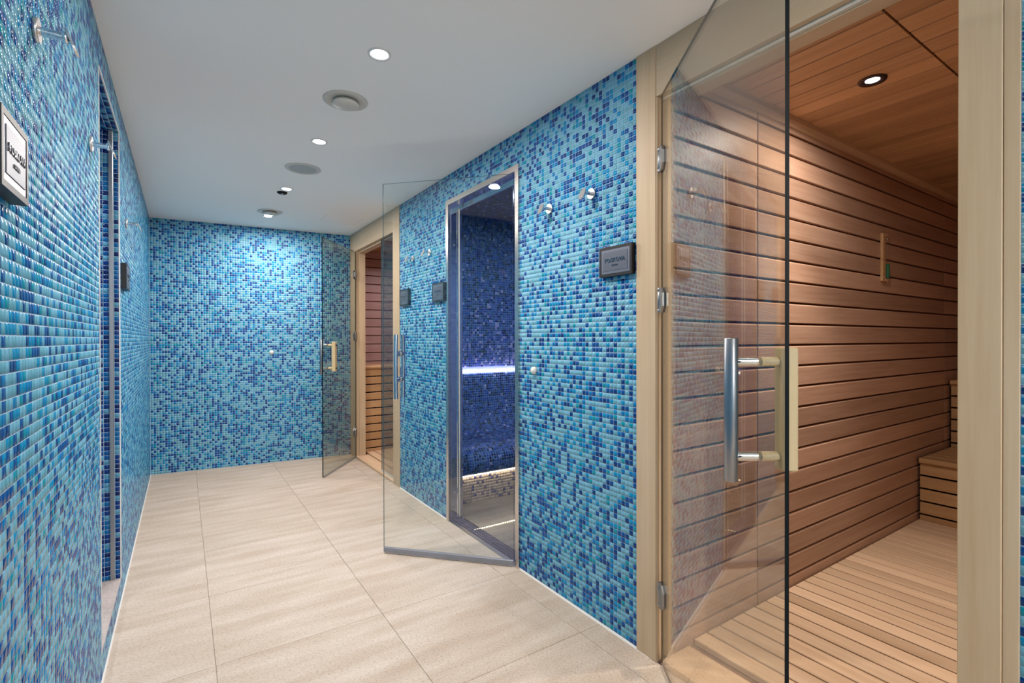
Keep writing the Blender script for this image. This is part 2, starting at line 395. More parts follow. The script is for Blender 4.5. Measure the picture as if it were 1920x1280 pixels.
# left wall
wb = MB()
wb.box(XL-.02, XL, YF, OP[0], 0, H); wb.box(XL-.02, XL, OP[1], 5.62, 0, H)
wb.box(XL-.02, XL, OP[0], OP[1], OP[3], H); wb.box(XL-.02, XL, OP[0], OP[1], 0, OP[2]-.008)
wl = wb.build('wall_left', 'grout'); struct(wl, 'blue glass mosaic wall on the left')
# u along +Y must give normal +X : U=(0,1,0), V=(0,0,1) -> N=(1,0,0)
mosaic(wl, (XL, 0, 0), (0, 1, 0), (0, 0, 1), [(YF, OP[0], 0.004, H), (OP[0], OP[1], OP[3], H), (OP[0], OP[1], .004, OP[2]-.008), (OP[1], YL-.002, 0.004, H)], singles=300)
# shower room seen through the opening
RX = -1.35
sw = MB()
sw.box(RX, XL-.02, OP[1]-.0, OP[1]+.06, 0, H).box(RX, XL-.02, OP[0]-.35, OP[0]-.29, 0, H).box(RX-.06, RX, OP[0]-.35, OP[1]+.06, 0, H)
sw.box(XL-.10, XL-.02, OP[0]-.29, OP[0], 0, H).box(RX, XL-.02, OP[0]-.29, OP[1], OP[3], OP[3]+.05)
wsw = sw.build('wall_shower', 'grout'); struct(wsw, 'blue mosaic walls of the shower cubicle')
mosaic(wsw, (XL, OP[1], 0), (1, 0, 0), (0, 0, 1), [(-.0205, -.001, OP[2], OP[3]), (RX-XL, -.0385, OP[2], OP[3])], pal=PAL_SHOWER)
mosaic(wsw, (RX, 0, 0), (0, 1, 0), (0, 0, 1), [(OP[0]-.29, OP[1], OP[2], OP[3])], pal=PAL_SHOWER)
mosaic(wsw, (XL, 0, OP[3]), (0, 1, 0), (1, 0, 0), [(OP[0]-.0, OP[1], RX-XL, 0)], pal=PAL_SHOWER)
b_ = MB().box(RX, XL-.0205, OP[0]-.29, OP[1], .06, OP[2]).box(XL-.0205, XL+.001, OP[0]+.001, OP[1]-.001, OP[2]-.0075, OP[2]); o = b_.build('floor_shower', 'shower_stone'); struct(o, 'pale speckled stone shower floor and sill')
b_ = MB().box(XL-.037, XL-.0215, OP[1]-.012, OP[1]+.0, OP[2], OP[3], b=.001); o = b_.build('trim_1', 'steel'); struct(o, 'steel profile in the shower opening')
b_ = MB().box(XL-.0015, XL+.003, OP[1]-.004, OP[1]+.003, OP[2], OP[3]).box(XL-.0015, XL+.003, OP[0]-.003, OP[0]+.003, OP[2], OP[3]).box(XL-.0015, XL+.003, OP[0], OP[1], OP[3]-.003, OP[3]+.004)
o = b_.build('trim_2', 'caulk'); struct(o, 'pale edge strip around the shower opening')

# back wall (slightly out of square)
dx, dy = XR-XL, YR-YL; Lb = math.hypot(dx, dy); ux, uy = dx/Lb, dy/Lb
bm_ = MB().box(-.03, Lb+.03, 0, .06, 0, H).xform(Matrix.Translation((XL, YL, 0)) @ Matrix.Rotation(math.atan2(dy, dx), 4, 'Z'))
wbk = bm_.build('wall_back', 'grout'); struct(wbk, 'blue glass mosaic wall at the end')
mosaic(wbk, (XL, YL, 0), (ux, uy, 0), (0, 0, 1), [(.003, Lb, .004, H)])
# wall behind the camera
o = MB().box(XL-.02, XR+.02, YF-.06, YF, 0, H).build('wall_front', 'render'); struct(o, 'plain wall behind the viewer')

# right wall: mosaic stretches only; the wooden fronts are trims
wr = MB()
T = .05
wr.box(XR, XR+T, 1.366, ST[0], 0, H).box(XR, XR+T, ST[1], 3.947, 0, H).box(XR, XR+T, ST[0], ST[1], ST[2], H).box(XR, XR+T, YF, .283, 0, H)
wright = wr.build('wall_right', 'grout'); struct(wright, 'blue glass mosaic wall on the right')
# normal must be -X : U=(0,-1,0), V=(0,0,1) -> N = U x V = (-1,0,0)
mosaic(wright, (XR, 0, 0), (0, -1, 0), (0, 0, 1), [(-ST[0], -1.366, .006, H), (-3.947, -ST[1], .006, H), (-ST[1], -ST[0], ST[2], H), (-.283, -YF, .006, H)], singles=300)
b_ = MB()
for a, c in ((1.30, ST[0]), (ST[1], 3.947), (YF, .283)): b_.prism([(XR+.001, 0.0), (XR-.007, 0.0), (XR-.002, .007), (XR+.001, .008)], 1, a, c)
o = b_.build('baseboard_right', 'caulk'); struct(o, 'thin white caulk line at the foot of the right wall')
b_ = MB().prism([(XL-.001, 0.0), (XL+.006, 0.0), (XL+.002, .006), (XL-.001, .008)], 1, YF, YL)
o = b_.build('baseboard_left', 'caulk'); struct(o, 'thin white caulk line at the foot of the left wall')

# ------------------------------------------------------------------ sauna fronts
def casing(nm, y0, y1, z0, z1, parent, m_='pine', x0=XR-.006, x1=XR+.03, b=.0015):
    return MB().box(0, x1-x0, 0, y1-y0, 0, z1-z0, b=b).build(nm, m_, parent, loc=(x0, y0, z0))
def header(y0, y1, z0, z1, parent, x0=XR-.004, x1=XR+.03):
    # grain along local X, so build lengthways and turn
    return MB().box(0, y1-y0, 0, x1-x0, 0, z1-z0, b=.001).build('header_board', 'pine_h', parent, mw=Matrix.Translation((x1, y0, z0)) @ Matrix.Rotation(PI/2, 4, 'Z'))
fr = sempty('trim_3', 'pale wooden frame of the near sauna front')
casing('casing_board', NS[1], 1.366, 0, H, fr)
casing('casing_board', .311, NS[0], 0, H, fr); casing('casing_board', .283, .3105, 0, H, fr, x0=XR-.002)
header(NS[0], NS[1]-.001, HZ, H, fr)
casing('door_stop', SY-.018, NS[1]+.02, .02, HZ-.012, fr, x0=XR+.0305, x1=XR+.062)
casing('jamb', SY+.006, NS[1]+.02, 0, HZ, fr, x0=XR-.002, x1=XR+.0300)
casing('door_stop', .34, .372, .02, HZ-.012, fr, x0=XR+.0305, x1=XR+.062)
header(.37, SY-.018, 2.138, 2.30, fr, x0=XR+.031, x1=XR+.10)
MB().box(XR+.018, XR+.0305, NS[0], SY, HZ-.012, HZ-.001).build('seal_strip', 'offwhite', fr)
MB().box(0, .855, 0, .16, 0, .026, b=.003).build('threshold', 'slat', fr, mw=Matrix.Translation((XR+.16-.004, NS[0], 0)) @ Matrix.Rotation(PI/2, 4, 'Z'))
fr2 = sempty('trim_4', 'pale wooden frame of the far sauna front')
casing('casing_board', 3.947, FS[0], 0, H, fr2); casing('casing_board', FS[1], 5.392, 0, H, fr2)
header(FS[0]+.001, FS[1]-.001, HZ, H, fr2)
casing('door_stop', FS[1]-.01, FS[1]+.05, .02, HZ-.012, fr2, x0=XR+.0305, x1=XR+.095)
header(FS[0], FS[1]-.01, 2.138, 2.30, fr2, x0=XR+.031, x1=XR+.10)
MB().box(0, FS[1]-FS[0], 0, .13, 0, .022, b=.003).build('threshold', 'slat', fr2, mw=Matrix.Translation((XR+.13-.004, FS[0], 0)) @ Matrix.Rotation(PI/2, 4, 'Z'))

# ------------------------------------------------------------------ sauna rooms
def lay_planks(parent, x0, x1, zs, h, depth, frm_, matn='plank', name='plank', gap=.0):
    """zs: bottoms; a plank runs from x0 to x1 in the frame's local X, thickness along local -Y, height local Z"""
    key = (round(x1-x0, 4), round(h, 4), depth)
    me = None
    for z in zs:
        if me is None:
            prof = [(0, 0), (-depth+.002, 0), (-depth, .002), (-depth, h-.006), (-depth+.005, h), (0, h)]
            o = MB().prism(prof, 0, 0, x1-x0).build(name, matn, parent); me = o.data
        else:
            o = bpy.data.objects.new(name, me); COL.objects.link(o); o.parent = parent
        o.matrix_world = frm_ @ Matrix.Translation((x0, 0, z))
    return me
SX1, SYN = 5.45, -1.10
# side wall in view (faces -Y)
bk = MB().box(XR+.03, SX1+.1, SY+.0155, SY+.04, 0, 2.34).build('wall_sauna_side', 'groove'); struct(bk, 'side wall of the near sauna in horizontal reddish planks')
seams = [z for z in [1.303+.1023*k for k in range(-13, 10)] if -.06 < z < 2.25]
zs = [z+.009 for z in seams]
frm = Matrix.Translation((0, SY+.0150, 0))
for a, c in ((XR+.063, 2.171), (2.180, 4.597), (4.603, SX1)):
    lay_planks(bk, a, c, zs, .0925, .0150, frm)
# far wall (faces -X) and right wall (faces +Y)
bk2 = MB().box(SX1+.0155, SX1+.04, SYN-.04, SY+.04, 0, 2.34).build('wall_sauna_end', 'groove'); struct(bk2, 'end wall of the near sauna behind the benches')
lay_planks(bk2, -(SY-.02), -SYN, zs, .0925, .0150, Matrix.Translation((SX1+.0150, 0, 0)) @ Matrix.Rotation(-PI/2, 4, 'Z'))
bk3 = MB().box(XR+.03, SX1+.04, SYN-.04, SYN-.0155, 0, 2.34).build('wall_sauna_right', 'groove'); struct(bk3, 'right wall of the near sauna')
lay_planks(bk3, -(SX1-.02), -(XR+.06), zs, .0925, .0150, Matrix.Translation((0, SYN-.0150, 0)) @ Matrix.Rotation(PI, 4, 'Z'))
o = MB().box(XR+.031, XR+.07, SYN-.04, .34, 0, 2.34).build('wall_sauna_front', 'plank'); struct(o, 'front wall of the near sauna')
# ceiling planks run along Y, butt joint at y=.67
SZ = 2.297
bc = MB().box(XR+.03, SX1+.04, SYN-.04, SY+.04, SZ+.024, SZ+.04).build('ceiling_sauna', 'groove'); struct(bc, 'planked ceiling of the near sauna')
def ceil_planks(parent, y0, y1, x0, x1, z, w_, off, nm='plank', mt='plank_c'):
    me = None; x = x0+off
    while x < x1:
        if me is None:
            prof = [(.0015, 0), (w_-.0085, 0), (w_-.007, .002), (w_-.007, .009), (0, .009), (0, .002)]
            o = MB().prism([(-p, q) for p, q in prof], 0, 0, y1-y0).build(nm, mt, parent); me = o.data
        else:
            o = bpy.data.objects.new(nm, me); COL.objects.link(o); o.parent = parent
        o.matrix_world = Matrix.Translation((x, y0, z)) @ Matrix.Rotation(PI/2, 4, 'Z'); x += w_
ceil_planks(bc, .678, SY, XR+.03, SX1-.08, SZ, .1115, .045)
ceil_planks(bc, SYN, .668, XR+.03, SX1-.08, SZ-.004, .1115, .012)
b_ = MB().prism([(SY, 2.257), (SY-.012, 2.257), (SY-.03, 2.275), (SY-.034, SZ), (SY, SZ)], 0, XR+.07, SX1).build('trim_5', 'slat'); struct(b_, 'moulding between sauna wall and sauna ceiling')
# floor slats, running along Y
fs_ = MB().box(XR+.0, SX1, SYN, SY, -.06, .004).build('floor_sauna', 'groove'); struct(fs_, 'slatted wooden floor of the near sauna')
def floor_slats(parent, x0, x1, y0, y1, w_, gap, z):
    me = None; x = x0
    while x < x1:
        if me is None:
            o = MB().box(0, y1-y0, 0, w_-gap, 0, z-.006, b=.0025).build('slat', 'slat', parent); me = o.data
        else:
            o = bpy.data.objects.new('slat', me); COL.objects.link(o); o.parent = parent
        o.matrix_world = Matrix.Translation((x+w_-gap, y0, .006)) @ Matrix.Rotation(PI/2, 4, 'Z'); x += w_
floor_slats(fs_, 1.7085, 5.4, SYN, SY-.006, .0876, .0100, .03)
# benches
def bench(name, label, x0, x1, y0, y1, ztop, zbase, front='x', group=None):
    """slatted box bench running along Y, front facing -X"""
    t = thing(name, label, 'bench', ((x0+x1)/2, (y0+y1)/2, zbase), group=group)
    L_ = y1-y0; inv = Matrix.Translation(t.location).inverted()
    def put(o, M_): o.parent = t; o.matrix_local = inv @ M_
    n = max(2, round((x1-x0)/.105)); wd = (x1-x0)/n
    R = Matrix.Rotation(PI/2, 4, 'Z')
    o = MB()
    prof = [(-.014, ztop), (-.022, ztop-.008), (-.022, ztop-.026), (-.014, ztop-.034), (wd-.008, ztop-.03), (wd-.008, ztop)]
    o = o.prism([(-p, q) for p, q in prof], 0, 0, L_, sm=False).build('seat_nosing', 'bench', t); put(o, Matrix.Translation((x0, y0, 0)) @ R)
    for k in range(1, n):
        o = MB().box(0, L_, 0, wd-.008, ztop-.026, ztop, b=.003).build('seat_board', 'bench', t); put(o, Matrix.Translation((x0+k*wd+wd-.008, y0, 0)) @ R)
    z = ztop-.036; k = 0
    while z > zbase+.02:
        h = min(.073, z-zbase); o = MB().box(0, L_, 0, .022, 0, h, b=.002).build('front_slat', 'bench', t); put(o, Matrix.Translation((x0+.022, y0, z-h)) @ R); z -= .0858
    for yy in (y0+.12, (y0+y1)/2, y1-.12):
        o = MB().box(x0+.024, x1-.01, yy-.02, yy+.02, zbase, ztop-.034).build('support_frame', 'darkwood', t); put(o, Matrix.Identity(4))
    return t
bench('sauna_bench', 'lower slatted bench of the near sauna, one step up from the floor', 4.085, 4.68, SYN+.01, SY-.015, .442, .03, group=None)
bench('sauna_bench', 'upper slatted bench at the end of the near sauna', 4.685, SX1-.01, SYN+.01, SY-.015, .931, .03)

# sand timer on the sauna wall
t = thing('sand_timer', 'wooden sauna sand timer with green sand on the planked wall', 'sand timer', (3.52, SY, 1.58))
MB().box(-.028, .012, -.016, .0, 0, .288, b=.002).build('backboard', 'bench', t)
MB().box(.012, .05, -.016, .0, 0, .018, b=.002).build('holder', 'plank', t); MB().box(.012, .05, -.016, 0, .27, .288, b=.002).build('holder', 'plank', t)
b_ = MB().lathe([(.010, .018), (.012, .03), (.012, .13), (.003, .144), (.012, .158), (.012, .26), (.010, .27)], 14, Matrix.Translation((.034, -.016, 0)))
b_.build('glass_tube', 'glass', t)
b_ = MB().lathe([(.009, .019), (.0115, .03), (.0115, .105), (.0, .107)], 14, Matrix.Translation((.034, -.016, 0))); b_.build('green_sand', 'sand', t)

# far sauna room: x 1.53..3.3, y 4.05..5.88
FX1, FY0, FY1 = 3.3, 4.02, 5.88
bk = MB().box(XR+.03, FX1+.04, FY1+.0155, FY1+.05, 0, 2.34).build('wall_far_sauna_back', 'groove'); struct(bk, 'planked back wall of the far sauna')
seams2 = [2.097+.1023*k for k in range(-21, 2)]
zf_ = [z+.009 for z in seams2 if z > -.06 and z < 2.22]
lay_planks(bk, XR+.09, FX1, zf_, .0925, .0150, Matrix.Translation((0, FY1+.0150, 0)), matn='plank_far_cast')
bk = MB().box(FX1+.0155, FX1+.05, FY0, FY1+.05, 0, 2.34).build('wall_far_sauna_end', 'groove'); struct(bk, 'planked end wall of the far sauna')
lay_planks(bk, -(FY1-.02), -FY0, zf_, .0925, .0150, Matrix.Translation((FX1+.0150, 0, 0)) @ Matrix.Rotation(-PI/2, 4, 'Z'), matn='plank_far_cast')
bk = MB().box(XR+.05, FX1+.05, FY0-.03, FY0-.0155, 0, 2.34).build('wall_far_sauna_side', 'groove'); struct(bk, 'planked side wall of the far sauna')
lay_planks(bk, -(FX1-.02), -(XR+.1), zf_, .0925, .0150, Matrix.Translation((0, FY0-.0150, 0)) @ Matrix.Rotation(PI, 4, 'Z'))
o = MB().box(XR+.031, XR+.09, FS[1]+.051, FY1+.05, 0, 2.34).build('wall_far_sauna_front', 'plank'); struct(o, 'front wall of the far sauna')
bc = MB().box(XR+.03, FX1+.04, FY0, FY1+.04, SZ+.024, SZ+.04).build('ceiling_far_sauna', 'groove'); struct(bc, 'planked ceiling of the far sauna')
ceil_planks(bc, FY0, FY1, XR+.03, FX1-.08, SZ, .1115, .02)
f2 = MB().box(XR+.0, FX1, FY0, FY1, -.06, .004).build('floor_far_sauna', 'groove'); struct(f2, 'slatted floor of the far sauna')
floor_slats(f2, XR+.135, FX1-.08, FY0, FY1-.01, .0876, .0100, .03)
# bench along the back wall of the far sauna: same design, turned to face -Y
bf = bench('sauna_bench', 'tall slatted bench inside the far sauna', 0, .57, 0, FX1-.01-1.615, .952, .03)
bf.rotation_euler = (0, 0, PI/2)
# local (x->+Y, y->-X) after +90 deg turn: centre offsets (.285, w/2)
bf.location = (1.615+(FX1-.01-1.615)/2, 5.30+.285, .03)

# ------------------------------------------------------------------ steam room: x 1.6..3.3, y 1.45..3.97
SRX, SRY0, SRY1, SRZ = 3.3, 1.46, 3.97, 2.33
ws = MB().box(XR+.05, SRX+.05, SRY1, SRY1+.03, 0, SRZ+.02).build('wall_steam_back', 'grout_dark'); struct(ws, 'dark blue mosaic wall of the steam room behind the bench')
ws2 = MB().box(SRX, SRX+.05, SRY0, SRY1, 0, SRZ+.02).build('wall_steam_end', 'grout_dark'); struct(ws2, 'dark blue mosaic end wall of the steam room')
ws3 = MB().box(XR+.05, SRX+.05, SRY0-.04, SRY0, 0, SRZ+.02).build('wall_steam_side', 'grout_dark'); struct(ws3, 'side wall of the steam room')
ws4 = MB().box(XR+.05, XR+.09, SRY0, ST[0]-.0, 0, SRZ).build('wall_steam_front', 'grout_dark'); struct(ws4, 'inner front wall of the steam room near the door hinge')
ws5 = MB().box(XR+.05, XR+.09, ST[1], SRY1, 0, SRZ).build('wall_steam_corner', 'grout_dark'); struct(ws5, 'inner front wall of the steam room beside the bench')
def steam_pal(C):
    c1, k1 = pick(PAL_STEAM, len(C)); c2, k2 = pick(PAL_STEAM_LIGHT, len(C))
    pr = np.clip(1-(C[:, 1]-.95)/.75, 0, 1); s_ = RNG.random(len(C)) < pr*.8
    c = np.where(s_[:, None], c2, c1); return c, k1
# faces -Y: U=(1,0,0), V=(0,0,1) -> N=(0,-1,0)
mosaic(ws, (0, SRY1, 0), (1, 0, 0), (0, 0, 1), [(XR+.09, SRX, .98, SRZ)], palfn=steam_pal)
mosaic(ws2, (SRX, 0, 0), (0, -1, 0), (0, 0, 1), [(-SRY1, -SRY0, 0, SRZ)], pal=PAL_STEAM)
mosaic(ws5, (XR+.09, 0, 0), (0, 1, 0), (0, 0, 1), [(ST[1]+.02, SRY1, 0, SRZ)], pal=PAL_STEAM)
bc = MB().box(XR+.05, SRX, SRY0, SRY1, SRZ+.002, SRZ+.05).build('ceiling_steam', 'grout_dark'); struct(bc, 'dark mosaic ceiling of the steam room')
# faces -Z: U x V = -Z : U=(0,1,0), V=(1,0,0)
mosaic(bc, (0, 0, SRZ+.0), (0, 1, 0), (1, 0, 0), [(2.15, SRY1, XR+.09, SRX)], pal=PAL_STEAM)
o = MB().box(XR+.11, SRX, SRY0, SRY1, -.05, -.004).build('floor_steam', 'wetstone'); struct(o, 'dark wet stone floor of the steam room')
# low slab edge with a light line
o = MB().box(XR+.11, SRX, 2.81, 3.2839, -.004, .004).build('floor_steam.001', 'wetstone'); struct(o, 'raised stone strip before the steam bench')
# threshold in small dark mosaic
b_ = MB().box(XR+.0, XR+.11, ST[0], ST[1], -.05, .001).build('trim_6', 'grout_dark'); struct(b_, 'dark mosaic threshold of the steam room')
mosaic(b_, (0, 0, .001), (1, 0, 0), (0, 1, 0), [(XR+.022, XR+.11, ST[0]+.035, ST[1]-.035)], pal=PAL_DARK)
o = MB().box(XR-.004, XR+.022, ST[0]+.03, ST[1]-.03, -.001, .004).build('trim_7', 'steel'); struct(o, 'thin steel sill strip of the steam door')

# curved, heated bench
def smooth(ps, n=6):
    out = []
    for i in range(len(ps)-1):
        p0 = ps[max(i-1, 0)]; p1 = ps[i]; p2 = ps[i+1]; p3 = ps[min(i+2, len(ps)-1)]
        for k in range(n):
            t_ = k/n
            out.append(tuple(.5*((2*p1[a])+(-p0[a]+p2[a])*t_+(2*p0[a]-5*p1[a]+4*p2[a]-p3[a])*t_*t_+(-p0[a]+3*p1[a]-3*p2[a]+p3[a])*t_**3) for a in (0, 1)))
    out.append(ps[-1]); return out
prof = smooth([(3.955, .925), (3.945, .80), (3.92, .62), (3.86, .49), (3.76, .425), (3.60, .415), (3.42, .43), (3.30, .425), (3.225, .375), (3.20, .31), (3.215, .245), (3.25, .222)])
tb = thing('steam_bench', 'curved mosaic bench with backrest along the steam room wall', 'bench', (2.45, 3.6, 0))
poly = prof+[(3.286, .222), (3.286, .0), (3.969, .0), (3.969, .925)]
b_ = MB().prism(poly, 0, XR+.092, SRX-.012); b_.xform(Matrix.Translation((-2.45, -3.6, 0))); b_.build('bench_body', 'grout_dark', tb)
def profile_tiles(pts, x0, x1, pal, parent, name, off):
    pts = np.array(pts); d = np.diff(pts, axis=0); s_ = np.r_[0, np.cumsum(np.hypot(d[:, 0], d[:, 1]))]
    n = round(s_[-1]/PITCH_T); e = np.linspace(0, s_[-1], n+1); y = np.interp(e, s_, pts[:, 0]); z = np.interp(e, s_, pts[:, 1])
    nx = round((x1-x0)/PITCH_T); px = (x1-x0)/nx; O_ = []; Vv = []; Nn = []; sv = []
    for i in range(n):
        a = np.array([0, y[i], z[i]]); c = np.array([0, y[i+1], z[i+1]]); v = c-a; L_ = np.linalg.norm(v); v /= L_
        nn = np.cross(v, [1., 0, 0]); nn = nn if nn@np.array([0, -1, .6]) > 0 else -nn
        for k in range(nx):
            O_.append((a+c)/2+np.array([x0+(k+.5)*px, 0, 0])-np.array(off)); Vv.append(v); Nn.append(nn); sv.append(L_)
    O_ = np.array(O_); Vv = np.array(Vv); Nn = np.array(Nn); Uu = np.cross(Vv, Nn)
    col, _ = pick(pal, len(O_))
    o = tiles_mesh(name, O_, Uu, Vv, Nn, col, parent, su=np.full(len(O_), px), sv=np.array(sv)); o['kind'] = 'stuff'; return o
profile_tiles(prof, XR+.092, SRX-.012, PAL_STEAM, tb, 'mosaic_tiles', (2.45, 3.6, 0))
rb = MB().box(XR+.092, SRX-.012, 3.2845, 3.29, .0, .222); rb.xform(Matrix.Translation((-2.45, -3.6, 0))); o = rb.build('riser', 'grout_beige', tb)
O2 = mosaic(tb, (-2.45, 3.2845-3.6, 0), (1, 0, 0), (0, 0, 1), [(XR+.092, SRX-.012, 0, .218)], pal=PAL_BEIGE, name='riser_tiles')
t = MB().box(XR+.092, SRX, 3.935, 3.955, .936, .956).build('light_strip', 'led'); tag(t, 'bright cool light strip above the steam bench backrest', 'light')
t = MB().box(XR+.092, SRX, 3.262, 3.272, .208, .214).build('light_strip', 'led_bench'); tag(t, 'warm light strip glowing under the front of the steam bench', 'light')
t = thing('floor_light_strip', 'dotted warm light line low on the steam room floor', 'light', (1.57, 2.808, 0))
b_ = MB()
for k in range(19): b_.box(.0+k*.018, .010+k*.018, -.004, 0.0, -.0035, .002)
b_.build('light_dots', 'led_warm', t)['kind'] = 'stuff'
MB().box(0, .35, .0, .001, -.0035, .0055).build('backing', 'steel', t)

# steam door frame
tf = sempty('trim_8', 'polished steel frame of the steam door')
a, c = ST[0], ST[1]
b_ = MB().box(XR-.010, XR+.012, c-.035, c, 0, ST[2], b=.001).build('frame_post', 'frame_steel', tf)
b_ = MB().box(XR-.010, XR+.012, a, a+.034, 0, ST[2], b=.001).build('frame_post', 'frame_steel', tf)
b_ = MB().box(XR-.010, XR+.012, a+.034, c-.035, ST[2]-.034, ST[2], b=.001).build('frame_head', 'frame_steel', tf)
b_ = MB().box(XR+.012, XR+.10, c-.034, c, 0, ST[2], b=.001).box(XR+.058, XR+.068, c-.040, c-.034, 0, 2.12, b=.001).build('jamb_lining', 'chrome', tf)
b_ = MB().box(XR+.012, XR+.10, a, a+.033, 0, ST[2], b=.001).build('jamb_lining', 'chrome', tf)
b_ = MB().box(XR+.012, XR+.10, a+.033, c-.034, ST[2]-.033, ST[2], b=.001).box(XR+.088, XR+.10, a+.033, c-.034, ST[2]-.05, ST[2]-.033, b=.001).build('head_lining', 'chrome', tf)
MB().box(XR+.068, XR+.076, c-.045, c-.034, .02, 2.13, b=.002).build('seal_strip', 'offwhite', tf)
MB().cyl((XR+.045, c-.034, 1.88), (XR+.045, c-.044, 1.88), .008, 12).cyl((XR+.045, c-.034, .19), (XR+.045, c-.044, .19), .008, 12).build('catch', 'chrome', tf)

# ------------------------------------------------------------------ glass doors
def hinge(parent, z, mat_='chrome', side=1, h=.092):
    """leaf on the glass (chamfered), barrel and leaf on the frame; local X runs along the door"""
    b_ = MB(); t_ = .007
    prof = [(-.004, -h/2), (.022, -h/2), (.042, -h/2+.022), (.042, h/2-.022), (.022, h/2), (-.004, h/2)]
    for s0, s1 in ((-.0045-t_, -.0045), (.0045, .0045+t_)):
        b_.prism([(p, q+z) for p, q in prof], 1, s0, s1)
    o = b_.build('hinge', mat_, parent)
    b_ = MB().cyl((-.006, -.009, z-h/2+.014), (-.006, -.009, z+h/2-.014), .0065, 14, b=.001).cyl((-.006, -.009, z-h/2), (-.006, -.009, z-h/2+.012), .0065, 14, b=.001).cyl((-.006, -.009, z+h/2-.012), (-.006, -.009, z+h/2), .0065, 14, b=.001)
    b_.build('hinge_barrel', 'steel', o)
    return o
def pane(parent, w_, z0, z1, gl, edge='glassedge', th=.009):
    b_ = MB().box(0, w_, -th/2, th/2, z0, z1)
    b_.mi = [1, 1, 0, 0, 1, 1]      # bottom, top, front, back, ends
    return b_.build('glass_pane', [gl, edge], parent)
# near sauna door: opened 35 degrees into the corridor; local +X along door, local -Y = outside (corridor side)
PHI = math.radians(35)
d1 = sempty('door_1', 'open tinted glass door of the near sauna with steel bar handle', (1.500, 1.238, 0))
d1.rotation_euler = (0, 0, math.atan2(-math.cos(PHI), -math.sin(PHI)))
W1 = .884
pane(d1, W1, .012, 2.148, 'glass_near', th=.0085)
for z in (1.907, 1.380, .272): hinge(d1, z, 'steel')
def handle_set(parent, s, z0, z1, r, off, stz, inner='wood', wood_z=None, stand_r=.011):
    out = MB().cyl((s, -off, z0), (s, -off, z1), r, 28, b=.0012).build('bar_handle', 'steel', parent)
    b_ = MB()
    for z in stz: b_.cyl((s, -off+r*.7, z), (s, -.0045, z), stand_r, 18)
    b_.build('standoff', 'chrome', out)
    w0, w1 = wood_z
    b_ = MB().box(s-.019, s+.019, off-.016, off+.018, w0, w1, b=.003)
    inn = b_.build('wooden_handle', 'handlewood', parent)
    b_ = MB()
    for z in stz: b_.cyl((s, .0045, z), (s, off-.016, z), stand_r*.95, 18)
    b_.build('standoff', 'handlewood', inn)
    b_ = MB()
    for z in stz: b_.cyl((s, off+.018, z), (s, off+.022, z), .008, 14)
    b_.build('screw_cap', 'darkhole', inn)
handle_set(d1, .765, .920, 1.236, .0148, .060, (1.184, .975), wood_z=(.945, 1.215))
# far sauna door
fx, fy = 1.500, 5.195; ex, ey = 1.033, 4.592
d3 = sempty('door_3', 'open bronze tinted glass door of the far sauna', (fx, fy, 0)); d3.rotation_euler = (0, 0, math.atan2(ey-fy, ex-fx))
W3 = math.hypot(ex-fx, ey-fy)
pane(d3, W3, .012, 2.145, 'glass_tint')
for z in (1.907, 1.270, .272): hinge(d3, z, 'steel')
handle_set(d3, W3-.105, .915, 1.235, .0148, .060, (1.184, .975), wood_z=(.945, 1.215))
# fixed glass beside the far sauna door
wn = sempty('window_1', 'fixed glass pane beside the far sauna door', (XR+.024, FS[0], 0))
b_ = MB().box(-.004, .004, .0, .377, .018, 2.15); b_.mi = [1, 1, 1, 1, 0, 0]; b_.build('glass_pane', ['glass_tint', 'glassedge_light'], wn)
MB().box(-.009, .009, 0, .377, .0225, .034).build('glazing_bead', 'offwhite', wn)
# steam door: clear glass
sx, sy_ = 1.494, 2.232; ex, ey = .967, 2.797
d2 = sempty('door_2', 'open clear glass door of the steam room with chrome handles', (sx, sy_, 0)); d2.rotation_euler = (0, 0, math.atan2(ey-sy_, ex-sx))
W2 = math.hypot(ex-sx, ey-sy_)
pane(d2, W2, .024, 2.13, 'glass', 'glassedge_light', th=.008)
MB().box(0, W2, -.008, .008, .008, .036, b=.003).build('bottom_seal', 'seal', d2)
def chrome_bar(s, y):
    b_ = MB(); pts = []; n = 12
    for k in range(n+1):
        t_ = k/n; z = .900+.36*t_; pts.append((s, y*(1-.10*abs(2*t_-1)**3), z))
    for k in range(n): b_.cyl(pts[k], pts[k+1], .0125, 16)
    b_.cyl(pts[-1], (pts[-1][0], pts[-1][1], 1.262), .0105, 16).cyl((pts[0][0], pts[0][1], .898), pts[0], .0105, 16)
    h_ = b_.build('pull_handle', 'chrome', d2)
    b_ = MB()
    for z in (1.153, 1.006): b_.cyl((s, y*.9, z), (s, (.004 if y > 0 else -.004), z), .013, 18, b=.001).cyl((s, (.009 if y > 0 else -.009), z), (s, (.004 if y > 0 else -.004), z), .018, 20, b=.001)
    b_.build('knob', 'chrome', h_)
chrome_bar(W2-.10, -.048); chrome_bar(W2-.10, .048)
# hinge clamps of the steam door on the jamb
for z in (1.885, .235):
    o = MB().box(XR+.012, XR+.045, ST[0]+.0345, ST[0]+.062, z-.04, z+.04, b=.003).build('hinge_clamp', 'chrome', tf)

